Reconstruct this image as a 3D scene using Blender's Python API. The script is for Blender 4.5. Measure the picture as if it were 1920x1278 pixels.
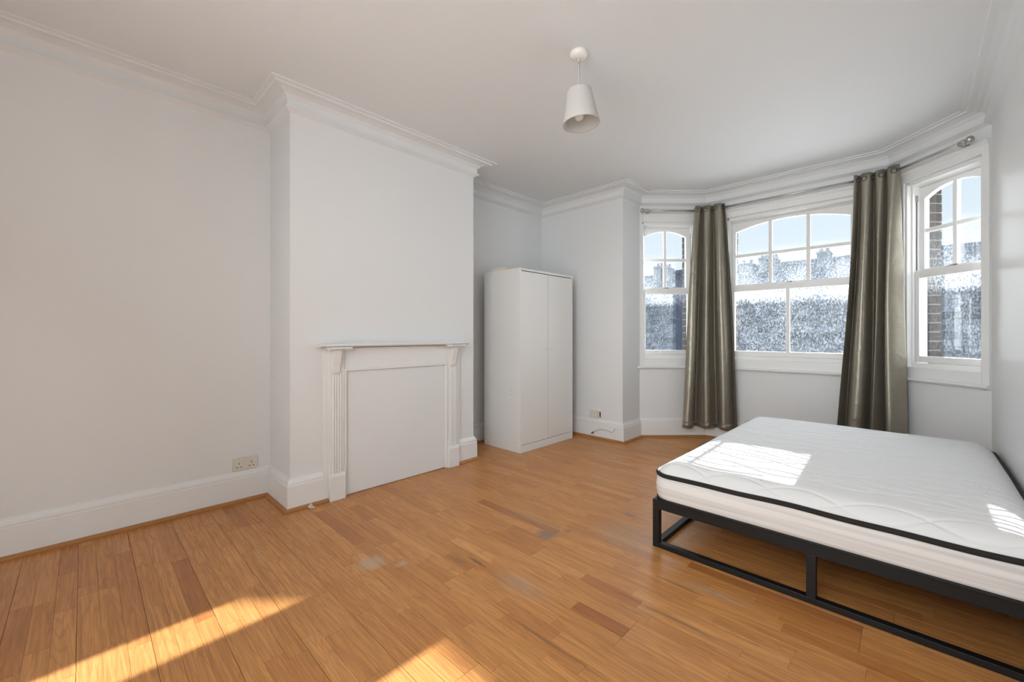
import bpy, math, random
from mathutils import Vector, Matrix
random.seed(7)
D = bpy.data
SC = bpy.context.scene
COL = SC.collection
for o in list(D.objects):
    D.objects.remove(o)

# ------------------------------------------------------------------ camera, sky, sun, fill, exposure
CAM_H = 1.12
YAW = math.radians(44.11)
cam = D.cameras.new('camera')
cam_o = D.objects.new('camera', cam)
COL.objects.link(cam_o)
cam_o.location = (0, 0, CAM_H)
cam_o.rotation_euler = (math.pi / 2, 0, YAW)
cam.sensor_width = 36
cam.lens = 779 / 1920 * 36
cam.shift_y = -12 / 1920
cam.clip_start = 0.01
SC.camera = cam_o

world = D.worlds.new('sky')
SC.world = world
world.use_nodes = True
wn = world.node_tree
wn.nodes.clear()
w_out = wn.nodes.new('ShaderNodeOutputWorld')
w_bg = wn.nodes.new('ShaderNodeBackground')
w_tc = wn.nodes.new('ShaderNodeTexCoord')
w_sep = wn.nodes.new('ShaderNodeSeparateXYZ')
w_rmp = wn.nodes.new('ShaderNodeValToRGB')
wn.links.new(w_tc.outputs['Generated'], w_sep.inputs[0])
wn.links.new(w_sep.outputs['Z'], w_rmp.inputs[0])
wn.links.new(w_rmp.outputs[0], w_bg.inputs[0])
wn.links.new(w_bg.outputs[0], w_out.inputs[0])
e = w_rmp.color_ramp.elements
e[0].position = 0.0; e[0].color = (0.90, 0.95, 1.0, 1)
e[1].position = 0.75; e[1].color = (0.24, 0.48, 0.95, 1)
k = e.new(0.16); k.color = (0.84, 0.92, 1.0, 1)
k = e.new(0.34); k.color = (0.71, 0.86, 1.0, 1)
w_bg.inputs[1].default_value = 1.1

SUN_DIR = Vector((-0.022, 1.0, 0.24)).normalized()      # towards the sun
sun = D.lights.new('sun', 'SUN')
sun.energy = 36
sun.angle = math.radians(0.53)
sun.color = (0.97, 0.985, 1.0)
sun_o = D.objects.new('sun', sun)
COL.objects.link(sun_o)
sun_o.rotation_euler = SUN_DIR.to_track_quat('Z', 'Y').to_euler()
sun_o.location = SUN_DIR * 30

def area(name, loc, target, sx, sy, power, color):
    l = D.lights.new(name, 'AREA')
    l.shape = 'RECTANGLE'; l.size = sx; l.size_y = sy
    l.energy = power; l.color = color
    o = D.objects.new(name, l)
    COL.objects.link(o)
    o.location = loc
    o.rotation_euler = (Vector(loc) - Vector(target)).to_track_quat('Z', 'Y').to_euler()
    return o
# added unseen fill lamps behind the camera: one aimed down the room, one bounced off the ceiling
sb_ = area('rear_fill', (-0.42, -1.05, 2.1), (-1.5, 4.2, 1.0), 1.5, 1.3, 23, (0.92, 0.97, 1.0))
sb_.data.spread = math.radians(95)
area('ceiling_fill', (-1.2, -0.4, 1.5), (-1.1, 0.7, 2.66), 1.4, 1.0, 8.0, (0.92, 0.97, 1.0))
# added lamps outside the three bay windows, topping up the daylight
FILL_TINT = (0.97, 0.985, 1.0)
area('bay_fill_center', (-0.90, 5.15, 1.62), (-0.90, 0.0, 1.35), 1.0, 1.4, 21, FILL_TINT)
area('bay_fill_left', (-2.13, 4.86, 1.62), (-0.60, 3.33, 1.45), 0.5, 1.4, 5, FILL_TINT)
area('bay_fill_right', (0.36, 4.83, 1.62), (-1.20, 3.27, 1.45), 0.5, 1.4, 15, FILL_TINT)

vs = SC.view_settings
vs.view_transform = 'Standard'
vs.look = 'None'
vs.gamma = 1.0
vs.use_curve_mapping = False
vs.exposure = -0.07

# ------------------------------------------------------------------ materials
def nodes(m):
    nt = m.node_tree
    return nt, nt.nodes.get('Principled BSDF')

def N(nt, kind, **kw):
    n = nt.nodes.new(kind)
    for a, b in kw.items():
        setattr(n, a, b)
    return n

def simple(name, col, rough=0.5, metal=0.0, bump=0.0, bscale=60.0, mottle=0.0, mscale=3.0, spec=0.5):
    m = D.materials.new(name)
    m.use_nodes = True
    nt, b = nodes(m)
    b.inputs['Base Color'].default_value = (*col, 1)
    b.inputs['Roughness'].default_value = rough
    b.inputs['Metallic'].default_value = metal
    b.inputs['Specular IOR Level'].default_value = spec
    geo = N(nt, 'ShaderNodeNewGeometry')
    if mottle:
        no = N(nt, 'ShaderNodeTexNoise')
        no.inputs['Scale'].default_value = mscale
        no.inputs['Detail'].default_value = 6
        nt.links.new(geo.outputs['Position'], no.inputs['Vector'])
        mx = N(nt, 'ShaderNodeMix', data_type='RGBA')
        mx.inputs['A'].default_value = (*[c * (1 - mottle) for c in col], 1)
        mx.inputs['B'].default_value = (*[min(1, c * (1 + mottle)) for c in col], 1)
        nt.links.new(no.outputs['Fac'], mx.inputs['Factor'])
        nt.links.new(mx.outputs['Result'], b.inputs['Base Color'])
    if bump:
        no = N(nt, 'ShaderNodeTexNoise')
        no.inputs['Scale'].default_value = bscale
        no.inputs['Detail'].default_value = 4
        nt.links.new(geo.outputs['Position'], no.inputs['Vector'])
        bp = N(nt, 'ShaderNodeBump')
        bp.inputs['Strength'].default_value = bump
        bp.inputs['Distance'].default_value = 0.01
        nt.links.new(no.outputs['Fac'], bp.inputs['Height'])
        nt.links.new(bp.outputs['Normal'], b.inputs['Normal'])
    return m

M_WALL = simple('white_emulsion', (0.785, 0.80, 0.805), 0.55, bump=0.05, bscale=35, mottle=0.012, mscale=1.4)
M_WALLR = simple('white_silk_paint', (0.80, 0.80, 0.795), 0.36, bump=0.05, bscale=14, mottle=0.012, mscale=1.2)
M_CEIL = simple('ceiling_paint', (0.785, 0.80, 0.805), 0.7, mottle=0.012, mscale=1.0)
M_GLOSS = simple('white_gloss_paint', (0.82, 0.825, 0.82), 0.32)
M_SASH = simple('white_sash_paint', (0.87, 0.87, 0.86), 0.35)
M_WARD = simple('white_melamine', (0.80, 0.80, 0.785), 0.4)
M_GAP = simple('dark_gap', (0.05, 0.045, 0.04), 0.8)
M_PLASTIC = simple('cream_plastic', (0.70, 0.67, 0.60), 0.35)
M_CABLE = simple('grey_white_cable', (0.56, 0.54, 0.51), 0.5)
M_PLASTIC2 = simple('white_plastic', (0.84, 0.82, 0.78), 0.35)
M_BLACK = simple('black_powder_coat', (0.010, 0.0105, 0.011), 0.45, bump=0.03, bscale=300, spec=0.3)
M_PIPE = simple('black_piping_tape', (0.012, 0.011, 0.011), 0.8, bump=0.2, bscale=400)
M_STEEL = simple('brushed_steel', (0.50, 0.49, 0.47), 0.30, metal=1.0)
M_DARKMETAL = simple('dark_cord', (0.07, 0.07, 0.07), 0.6)
M_CORD = simple('grey_flex', (0.55, 0.50, 0.48), 0.5)
M_HOLE = simple('socket_hole', (0.02, 0.02, 0.02), 0.7)
M_BRICK = simple('dark_brown_brick', (0.021, 0.0155, 0.013), 0.9, bump=0.5, bscale=70, mottle=0.35, mscale=18)
M_MORTAR = simple('pale_mortar', (0.13, 0.115, 0.105), 0.95, bump=0.3, bscale=120)
M_RENDER = simple('white_render', (0.80, 0.82, 0.84), 0.9, mottle=0.06, mscale=0.8)
M_STOCK = simple('hazed_stock_brick', (0.50, 0.50, 0.50), 0.95, mottle=0.25, mscale=5)  # brick colour lightened to carry the haze over the chimneys
M_NAVY = simple('blue_black_brick', (0.035, 0.042, 0.075), 0.9, mottle=0.3, mscale=9)
M_ASPH = simple('asphalt', (0.10, 0.10, 0.105), 0.95, bump=0.3, bscale=40)
M_POT = simple('clay_pot', (0.48, 0.46, 0.45), 0.9, mottle=0.2, mscale=8)
M_PAPER = simple('cream_card', (0.74, 0.69, 0.58), 0.8)
M_SCRAP = simple('crumpled_paper', (0.78, 0.76, 0.74), 0.7, mottle=0.3, mscale=120)

def wood_mat(name, attr=True):
    m = D.materials.new(name); m.use_nodes = True
    nt, b = nodes(m)
    L = nt.links.new
    geo = N(nt, 'ShaderNodeNewGeometry')
    at = N(nt, 'ShaderNodeAttribute', attribute_name='tone')
    rmp = N(nt, 'ShaderNodeValToRGB')
    el = rmp.color_ramp.elements
    el[0].position = 0.0; el[0].color = (0.425, 0.156, 0.047, 1)
    el[1].position = 1.0; el[1].color = (0.763, 0.399, 0.152, 1)
    for p, c in ((0.25, (0.547, 0.231, 0.070)), (0.5, (0.616, 0.284, 0.089)), (0.75, (0.673, 0.317, 0.104))):
        k = el.new(p); k.color = (*c, 1)
    if attr:
        L(at.outputs['Fac'], rmp.inputs[0])
    else:
        rmp.inputs[0].default_value = 0.22
    # stretched grain, shifted per stave
    sep = N(nt, 'ShaderNodeSeparateXYZ'); L(geo.outputs['Position'], sep.inputs[0])
    sh = N(nt, 'ShaderNodeMath', operation='MULTIPLY'); sh.inputs[1].default_value = 91.7
    L(at.outputs['Fac'], sh.inputs[0])
    mx_ = N(nt, 'ShaderNodeMath', operation='MULTIPLY'); mx_.inputs[1].default_value = 2.6
    L(sep.outputs['X'], mx_.inputs[0])
    my_ = N(nt, 'ShaderNodeMath', operation='MULTIPLY'); my_.inputs[1].default_value = 55.0
    L(sep.outputs['Y'], my_.inputs[0])
    cmb = N(nt, 'ShaderNodeCombineXYZ')
    L(mx_.outputs[0], cmb.inputs[0]); L(my_.outputs[0], cmb.inputs[1]); L(sh.outputs[0], cmb.inputs[2])
    g1 = N(nt, 'ShaderNodeTexNoise'); g1.inputs['Scale'].default_value = 1.6; g1.inputs['Detail'].default_value = 7
    g1.inputs['Roughness'].default_value = 0.62; g1.inputs['Distortion'].default_value = 0.7
    L(cmb.outputs[0], g1.inputs['Vector'])
    gr = N(nt, 'ShaderNodeValToRGB')
    gr.color_ramp.elements[0].position = 0.30; gr.color_ramp.elements[0].color = (0.70, 0.64, 0.56, 1)
    gr.color_ramp.elements[1].position = 0.62; gr.color_ramp.elements[1].color = (1.05, 1.05, 1.05, 1)
    L(g1.outputs['Fac'], gr.inputs[0])
    mul = N(nt, 'ShaderNodeMix', data_type='RGBA', blend_type='MULTIPLY'); mul.inputs['Factor'].default_value = 1.0
    L(rmp.outputs[0], mul.inputs['A']); L(gr.outputs[0], mul.inputs['B'])
    # flame figure
    cmb2 = N(nt, 'ShaderNodeCombineXYZ')
    mx2 = N(nt, 'ShaderNodeMath', operation='MULTIPLY'); mx2.inputs[1].default_value = 0.33
    L(mx_.outputs[0], mx2.inputs[0]); L(mx2.outputs[0], cmb2.inputs[0])
    my2 = N(nt, 'ShaderNodeMath', operation='MULTIPLY'); my2.inputs[1].default_value = 12.0
    L(sep.outputs['Y'], my2.inputs[0]); L(my2.outputs[0], cmb2.inputs[1]); L(sh.outputs[0], cmb2.inputs[2])
    wv = N(nt, 'ShaderNodeTexNoise'); wv.inputs['Scale'].default_value = 1.3; wv.inputs['Detail'].default_value = 1.0
    L(cmb2.outputs[0], wv.inputs['Vector'])
    wm = N(nt, 'ShaderNodeMath', operation='MULTIPLY'); wm.inputs[1].default_value = 95.0
    L(wv.outputs['Fac'], wm.inputs[0])
    ws = N(nt, 'ShaderNodeMath', operation='SINE'); L(wm.outputs[0], ws.inputs[0])
    wr = N(nt, 'ShaderNodeMapRange'); wr.inputs['From Min'].default_value = 0.35; wr.inputs['From Max'].default_value = 1.0
    wr.inputs['To Min'].default_value = 0.0; wr.inputs['To Max'].default_value = 0.24
    L(ws.outputs[0], wr.inputs['Value'])
    dk = N(nt, 'ShaderNodeMix', data_type='RGBA'); dk.inputs['B'].default_value = (0.27, 0.115, 0.04, 1)
    L(wr.outputs[0], dk.inputs['Factor']); L(mul.outputs['Result'], dk.inputs['A'])
    cur = dk.outputs['Result']
    # worn and stained places
    brk = N(nt, 'ShaderNodeTexNoise'); brk.inputs['Scale'].default_value = 1.1; brk.inputs['Detail'].default_value = 8
    brk.inputs['Roughness'].default_value = 0.7
    L(cmb.outputs[0], brk.inputs['Vector'])
    if attr:
        for (x, y, rx, ry, c, st) in STAINS:
            mp = N(nt, 'ShaderNodeMapping', vector_type='POINT')
            mp.inputs['Location'].default_value = (-x / rx, -y / ry, 0)
            mp.inputs['Scale'].default_value = (1 / rx, 1 / ry, 0)
            L(geo.outputs['Position'], mp.inputs['Vector'])
            ln = N(nt, 'ShaderNodeVectorMath', operation='LENGTH'); L(mp.outputs[0], ln.inputs[0])
            ad = N(nt, 'ShaderNodeMath', operation='ADD'); L(ln.outputs['Value'], ad.inputs[0])
            sb = N(nt, 'ShaderNodeMath', operation='MULTIPLY_ADD'); sb.inputs[1].default_value = 4.2; sb.inputs[2].default_value = -2.1
            L(brk.outputs['Fac'], sb.inputs[0]); L(sb.outputs[0], ad.inputs[1])
            mr = N(nt, 'ShaderNodeMapRange'); mr.inputs['From Min'].default_value = 1.15; mr.inputs['From Max'].default_value = 0.35
            mr.inputs['To Max'].default_value = st
            L(ad.outputs[0], mr.inputs['Value'])
            ml = N(nt, 'ShaderNodeMix', data_type='RGBA'); ml.inputs['B'].default_value = (*c, 1)
            L(mr.outputs[0], ml.inputs['Factor']); L(cur, ml.inputs['A'])
            cur = ml.outputs['Result']
    L(cur, b.inputs['Base Color'])
    rg = N(nt, 'ShaderNodeMapRange'); rg.inputs['To Min'].default_value = 0.26; rg.inputs['To Max'].default_value = 0.44
    big = N(nt, 'ShaderNodeTexNoise'); big.inputs['Scale'].default_value = 3.0; big.inputs['Detail'].default_value = 6
    L(geo.outputs['Position'], big.inputs['Vector'])
    L(big.outputs['Fac'], rg.inputs['Value']); L(rg.outputs[0], b.inputs['Roughness'])
    b.inputs['Specular IOR Level'].default_value = 0.45
    bp = N(nt, 'ShaderNodeBump'); bp.inputs['Strength'].default_value = 0.12; bp.inputs['Distance'].default_value = 0.004
    L(g1.outputs['Fac'], bp.inputs['Height']); L(bp.outputs['Normal'], b.inputs['Normal'])
    return m

STAINS = [
    (-1.48, 1.80, 0.060, 0.060, (0.20, 0.16, 0.135), 0.75),
    (-1.66, 1.90, 0.28, 0.045, (0.40, 0.25, 0.135), 0.5),
    (-1.42, 1.92, 0.03, 0.03, (0.20, 0.13, 0.09), 0.7),
    (-1.92, 0.98, 0.060, 0.075, (0.50, 0.40, 0.29), 0.7),
    (-1.80, 1.08, 0.02, 0.03, (0.52, 0.41, 0.30), 0.6),
    (-1.55, 1.35, 0.07, 0.012, (0.13, 0.07, 0.035), 0.8),
    (-1.62, 1.30, 0.05, 0.02, (0.24, 0.14, 0.075), 0.6),
    (-1.27, 1.36, 0.14, 0.06, (0.48, 0.33, 0.21), 0.55),
    (-1.15, 2.10, 0.20, 0.16, (0.42, 0.31, 0.225), 0.4),
    (-1.27, 2.36, 0.05, 0.03, (0.20, 0.15, 0.11), 0.6),
    (-0.62, 1.90, 0.16, 0.03, (0.44, 0.33, 0.24), 0.55),
    (-0.75, 1.85, 0.10, 0.012, (0.15, 0.09, 0.05), 0.6),
    (-0.62, 1.62, 0.24, 0.010, (0.16, 0.08, 0.035), 0.6),
    (-0.95, 1.18, 0.30, 0.008, (0.18, 0.09, 0.04), 0.5),
    (-2.35, 0.62, 0.10, 0.012, (0.55, 0.40, 0.24), 0.5),
]
M_PLANK = wood_mat('oak_strip_floor', True)
M_TRIMWOOD = simple('stained_wood_bead', (0.40, 0.175, 0.05), 0.4, mottle=0.2, mscale=12)

def fabric_curtain():
    m = D.materials.new('olive_taupe_satin'); m.use_nodes = True
    nt, b = nodes(m); L = nt.links.new
    b.inputs['Base Color'].default_value = (0.205, 0.180, 0.132, 1)
    b.inputs['Roughness'].default_value = 0.36
    b.inputs['Specular IOR Level'].default_value = 0.7
    b.inputs['Metallic'].default_value = 0.55
    tc = N(nt, 'ShaderNodeTexCoord')
    mp = N(nt, 'ShaderNodeMapping'); mp.inputs['Scale'].default_value = (6, 6, 260)
    L(tc.outputs['Object'], mp.inputs['Vector'])
    no = N(nt, 'ShaderNodeTexNoise'); no.inputs['Scale'].default_value = 1.0; no.inputs['Detail'].default_value = 3
    L(mp.outputs[0], no.inputs['Vector'])
    mx = N(nt, 'ShaderNodeMix', data_type='RGBA')
    mx.inputs['A'].default_value = (0.265, 0.240, 0.192, 1); mx.inputs['B'].default_value = (0.325, 0.298, 0.242, 1)
    L(no.outputs['Fac'], mx.inputs['Factor']); L(mx.outputs['Result'], b.inputs['Base Color'])
    n2 = N(nt, 'ShaderNodeTexNoise'); n2.inputs['Scale'].default_value = 9; n2.inputs['Detail'].default_value = 3
    n2.inputs['Distortion'].default_value = 1.2
    L(tc.outputs['Object'], n2.inputs['Vector'])
    bp = N(nt, 'ShaderNodeBump'); bp.inputs['Strength'].default_value = 0.25; bp.inputs['Distance'].default_value = 0.02
    L(n2.outputs['Fac'], bp.inputs['Height']); L(bp.outputs['Normal'], b.inputs['Normal'])
    return m
M_CURT = fabric_curtain()

def mattress_mat(side):
    m = D.materials.new('mattress_side' if side else 'mattress_knit'); m.use_nodes = True
    nt, b = nodes(m); L = nt.links.new
    b.inputs['Roughness'].default_value = 0.85
    b.inputs['Specular IOR Level'].default_value = 0.2
    geo = N(nt, 'ShaderNodeNewGeometry')
    if side:
        mp = N(nt, 'ShaderNodeMapping'); mp.inputs['Scale'].default_value = (0.9, 0.9, 55)
        L(geo.outputs['Position'], mp.inputs['Vector'])
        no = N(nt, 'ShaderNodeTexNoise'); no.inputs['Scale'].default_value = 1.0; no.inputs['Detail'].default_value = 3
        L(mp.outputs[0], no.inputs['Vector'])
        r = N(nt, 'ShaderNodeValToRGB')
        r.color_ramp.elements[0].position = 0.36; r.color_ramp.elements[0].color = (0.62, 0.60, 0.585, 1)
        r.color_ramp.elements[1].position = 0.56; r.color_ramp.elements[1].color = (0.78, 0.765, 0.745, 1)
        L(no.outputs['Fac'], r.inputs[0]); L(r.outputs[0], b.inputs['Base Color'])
    else:
        # small dark crumbs and marks lying in loose patches
        no = N(nt, 'ShaderNodeTexNoise'); no.inputs['Scale'].default_value = 95; no.inputs['Detail'].default_value = 1
        L(geo.outputs['Position'], no.inputs['Vector'])
        pt = N(nt, 'ShaderNodeTexNoise'); pt.inputs['Scale'].default_value = 3.6; pt.inputs['Detail'].default_value = 1
        L(geo.outputs['Position'], pt.inputs['Vector'])
        a = N(nt, 'ShaderNodeMapRange'); a.inputs['From Min'].default_value = 0.745; a.inputs['From Max'].default_value = 0.80
        L(no.outputs['Fac'], a.inputs['Value'])
        p = N(nt, 'ShaderNodeMapRange'); p.inputs['From Min'].default_value = 0.50; p.inputs['From Max'].default_value = 0.62
        L(pt.outputs['Fac'], p.inputs['Value'])
        mu = N(nt, 'ShaderNodeMath', operation='MULTIPLY'); L(a.outputs[0], mu.inputs[0]); L(p.outputs[0], mu.inputs[1])
        mx = N(nt, 'ShaderNodeMix', data_type='RGBA')
        mx.inputs['A'].default_value = (0.80, 0.80, 0.80, 1); mx.inputs['B'].default_value = (0.12, 0.11, 0.10, 1)
        L(mu.outputs[0], mx.inputs['Factor']); L(mx.outputs['Result'], b.inputs['Base Color'])
        fn = N(nt, 'ShaderNodeTexNoise'); fn.inputs['Scale'].default_value = 240; fn.inputs['Detail'].default_value = 2
        L(geo.outputs['Position'], fn.inputs['Vector'])
        bp = N(nt, 'ShaderNodeBump'); bp.inputs['Strength'].default_value = 0.12; bp.inputs['Distance'].default_value = 0.003
        L(fn.outputs['Fac'], bp.inputs['Height']); L(bp.outputs['Normal'], b.inputs['Normal'])
    return m
M_MTOP = mattress_mat(False)
M_MSIDE = mattress_mat(True)

def glass_mat(name, lo, hi, z0, z1, dens0, dens1, top_band=1.0):
    """clear pane with sun-caught grime; grime density falls from dens0 at height z0 to dens1 at z1"""
    m = D.materials.new(name); m.use_nodes = True
    nt = m.node_tree; nt.nodes.clear(); L = nt.links.new
    out = N(nt, 'ShaderNodeOutputMaterial')
    tr = N(nt, 'ShaderNodeBsdfTransparent'); tr.inputs[0].default_value = (0.96, 0.98, 0.98, 1)
    gl = N(nt, 'ShaderNodeBsdfGlossy'); gl.inputs['Roughness'].default_value = 0.02
    fr = N(nt, 'ShaderNodeFresnel'); fr.inputs[0].default_value = 1.25
    m1 = N(nt, 'ShaderNodeMixShader'); L(fr.outputs[0], m1.inputs[0]); L(tr.outputs[0], m1.inputs[1]); L(gl.outputs[0], m1.inputs[2])
    df = N(nt, 'ShaderNodeBsdfDiffuse'); df.inputs[0].default_value = (0.62, 0.66, 0.70, 1)
    tl = N(nt, 'ShaderNodeBsdfTranslucent'); tl.inputs[0].default_value = (0.62, 0.66, 0.70, 1)
    m2 = N(nt, 'ShaderNodeMixShader'); m2.inputs[0].default_value = 0.55
    L(df.outputs[0], m2.inputs[1]); L(tl.outputs[0], m2.inputs[2])
    geo = N(nt, 'ShaderNodeNewGeometry')
    mp = N(nt, 'ShaderNodeMapping'); mp.inputs['Scale'].default_value = (1, 1, 0.55)
    L(geo.outputs['Position'], mp.inputs['Vector'])
    n1 = N(nt, 'ShaderNodeTexNoise'); n1.inputs['Scale'].default_value = 95; n1.inputs['Detail'].default_value = 4; n1.inputs['Roughness'].default_value = 0.7
    L(mp.outputs[0], n1.inputs['Vector'])
    n2 = N(nt, 'ShaderNodeTexNoise'); n2.inputs['Scale'].default_value = 7; n2.inputs['Detail'].default_value = 4
    L(mp.outputs[0], n2.inputs['Vector'])
    r1 = N(nt, 'ShaderNodeMapRange'); r1.inputs['From Min'].default_value = 0.45; r1.inputs['From Max'].default_value = 0.68
    r1.inputs['To Min'].default_value = lo; r1.inputs['To Max'].default_value = hi
    L(n1.outputs['Fac'], r1.inputs['Value'])
    r2 = N(nt, 'ShaderNodeMapRange'); r2.inputs['From Min'].default_value = 0.30; r2.inputs['From Max'].default_value = 0.68
    r2.inputs['To Min'].default_value = 0.35; r2.inputs['To Max'].default_value = 1.0
    L(n2.outputs['Fac'], r2.inputs['Value'])
    sep = N(nt, 'ShaderNodeSeparateXYZ'); L(geo.outputs['Position'], sep.inputs[0])
    r3 = N(nt, 'ShaderNodeMapRange'); r3.inputs['From Min'].default_value = z0; r3.inputs['From Max'].default_value = z1
    r3.inputs['To Min'].default_value = dens0; r3.inputs['To Max'].default_value = dens1
    L(sep.outputs['Z'], r3.inputs['Value'])
    r4 = N(nt, 'ShaderNodeMapRange'); r4.inputs['From Min'].default_value = z1 - 0.17; r4.inputs['From Max'].default_value = z1 - 0.04
    r4.inputs['To Min'].default_value = 1.0; r4.inputs['To Max'].default_value = top_band
    L(sep.outputs['Z'], r4.inputs['Value'])
    r5 = N(nt, 'ShaderNodeMath', operation='MULTIPLY'); L(r2.outputs[0], r5.inputs[0]); L(r4.outputs[0], r5.inputs[1])
    a = N(nt, 'ShaderNodeMath', operation='MULTIPLY'); L(r1.outputs[0], a.inputs[0]); L(r5.outputs[0], a.inputs[1])
    b = N(nt, 'ShaderNodeMath', operation='MULTIPLY', use_clamp=True); L(a.outputs[0], b.inputs[0]); L(r3.outputs[0], b.inputs[1])
    m3 = N(nt, 'ShaderNodeMixShader'); L(b.outputs[0], m3.inputs[0]); L(m1.outputs[0], m3.inputs[1]); L(m2.outputs[0], m3.inputs[2])
    L(m3.outputs[0], out.inputs[0])
    return m
M_GLASS_UP = glass_mat('grimy_upper_pane', 0.05, 0.30, 1.66, 2.04, 1.0, 0.01)
M_GLASS_LO = glass_mat('grimy_lower_pane', 0.010, 0.135, 0.95, 1.60, 1.0, 1.0, 8.0)

def slate_mat():
    m = D.materials.new('grey_slate'); m.use_nodes = True
    nt, b = nodes(m); L = nt.links.new
    at = N(nt, 'ShaderNodeAttribute', attribute_name='tone')
    r = N(nt, 'ShaderNodeValToRGB')
    r.color_ramp.elements[0].color = (0.115, 0.108, 0.10, 1)
    r.color_ramp.elements[1].color = (0.32, 0.305, 0.29, 1)
    L(at.outputs['Fac'], r.inputs[0]); L(r.outputs[0], b.inputs['Base Color'])
    b.inputs['Roughness'].default_value = 0.75
    return m
M_SLATE = slate_mat()

def shade_mat():
    m = D.materials.new('white_lamp_fabric'); m.use_nodes = True
    nt = m.node_tree; b = nt.nodes.get('Principled BSDF'); out = nt.nodes.get('Material Output')
    b.inputs['Base Color'].default_value = (0.74, 0.725, 0.70, 1); b.inputs['Roughness'].default_value = 0.8
    tl = N(nt, 'ShaderNodeBsdfTranslucent'); tl.inputs[0].default_value = (0.74, 0.715, 0.67, 1)
    mx = N(nt, 'ShaderNodeMixShader'); mx.inputs[0].default_value = 0.35
    nt.links.new(b.outputs[0], mx.inputs[1]); nt.links.new(tl.outputs[0], mx.inputs[2]); nt.links.new(mx.outputs[0], out.inputs[0])
    return m
M_SHADE = shade_mat()

# ------------------------------------------------------------------ mesh helpers
class MB:
    def __init__(self, M=None):
        self.v = []; self.f = []; self.t = []; self.M = M
    def add(self, vs_, fs, tone=0.5):
        n = len(self.v)
        for p in vs_:
            p = Vector(p)
            self.v.append(self.M @ p if self.M else p)
        for f in fs:
            self.f.append([i + n for i in f]); self.t.append(tone)
        return self
    def box(self, x0, x1, y0, y1, z0, z1, tone=0.5):
        return self.add([(x0, y0, z0), (x1, y0, z0), (x1, y1, z0), (x0, y1, z0), (x0, y0, z1), (x1, y0, z1), (x1, y1, z1), (x0, y1, z1)],
                        [(0, 3, 2, 1), (4, 5, 6, 7), (0, 1, 5, 4), (1, 2, 6, 5), (2, 3, 7, 6), (3, 0, 4, 7)], tone)
    def loft(self, rings, cap=True, closed=True, tone=0.5):
        n = len(rings[0]); vs_ = [p for r in rings for p in r]; fs = []
        for i in range(len(rings) - 1):
            for j in range(n if closed else n - 1):
                a = i * n + j; b = i * n + (j + 1) % n
                fs.append((a, b, b + n, a + n))
        if cap:
            fs.append(tuple(reversed(range(n)))); k = (len(rings) - 1) * n
            fs.append(tuple(range(k, k + n)))
        return self.add(vs_, fs, tone)
    def prism(self, poly, axis, a, b, tone=0.5):
        """poly in the two axes other than `axis` (order x,y,z), extruded from a to b"""
        def mk(p, c):
            q = list(p); q.insert(axis, c); return tuple(q)
        return self.loft([[mk(p, a) for p in poly], [mk(p, b) for p in poly]], tone=tone)
    def tube(self, pts, r, n=10, cap=True):
        pts = [Vector(p) for p in pts]; rings = []
        up = Vector((0, 0, 1))
        for i, p in enumerate(pts):
            d = (pts[min(i + 1, len(pts) - 1)] - pts[max(i - 1, 0)]).normalized()
            s = d.cross(up)
            if s.length < 1e-3: s = d.cross(Vector((1, 0, 0)))
            s.normalize(); u = s.cross(d).normalized()
            rr = r[i] if isinstance(r, (list, tuple)) else r
            rings.append([p + s * rr * math.cos(2 * math.pi * k / n) + u * rr * math.sin(2 * math.pi * k / n) for k in range(n)])
        return self.loft(rings, cap)
    def ctube(self, pts, r, n=6):
        """closed tube"""
        pts = [Vector(p) for p in pts]; N_ = len(pts); vs_ = []; fs = []
        for i, p in enumerate(pts):
            d = (pts[(i + 1) % N_] - pts[i - 1]).normalized()
            s = d.cross(Vector((0, 0, 1)))
            if s.length < 1e-3: s = Vector((1, 0, 0))
            s.normalize(); u = s.cross(d).normalized()
            vs_ += [p + s * r * math.cos(2 * math.pi * k / n) + u * r * math.sin(2 * math.pi * k / n) for k in range(n)]
        for i in range(N_):
            for k in range(n):
                a = i * n + k; b = i * n + (k + 1) % n; c = ((i + 1) % N_) * n + (k + 1) % n; d_ = ((i + 1) % N_) * n + k
                fs.append((a, b, c, d_))
        return self.add(vs_, fs)
    def lathe(self, prof, c, n=24, tilt=None, cap=True):
        """prof: (radius, z)"""
        T = tilt or Matrix.Identity(3); c = Vector(c)
        rings = [[c + T @ Vector((r * math.cos(2 * math.pi * k / n), r * math.sin(2 * math.pi * k / n), z)) for k in range(n)] for r, z in prof]
        return self.loft(rings, cap)

ROOT = {}
def origin_of(o):
    while o is not None:
        if o.name in ROOT: return ROOT[o.name]
        o = o.parent
    return Vector((0, 0, 0))

def obj(name, mb, mat, parent=None, smooth=False, bevel=0.0, kind=None, tone=False, seg=2):
    off = origin_of(parent)
    me = D.meshes.new(name)
    me.from_pydata([tuple(p - off) for p in mb.v], [], mb.f)
    if tone:
        a = me.attributes.new('tone', 'FLOAT', 'FACE')
        a.data.foreach_set('value', mb.t)
    me.materials.append(mat)
    me.validate()
    o = D.objects.new(name, me)
    COL.objects.link(o)
    if parent: o.parent = parent
    if smooth:
        me.polygons.foreach_set('use_smooth', [True] * len(me.polygons))
    if bevel:
        b = o.modifiers.new('bevel', 'BEVEL'); b.width = bevel; b.segments = seg; b.limit_method = 'ANGLE'; b.angle_limit = math.radians(40)
    if kind: o['kind'] = kind
    return o

def thing(name, label, cat, loc=(0, 0, 0), group=None):
    o = D.objects.new(name, None); COL.objects.link(o)
    o.location = loc; o.empty_display_size = 0.1
    ROOT[o.name] = Vector(loc)
    if label: o['label'] = label
    if cat: o['category'] = cat
    if group: o['group'] = group
    return o

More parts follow.
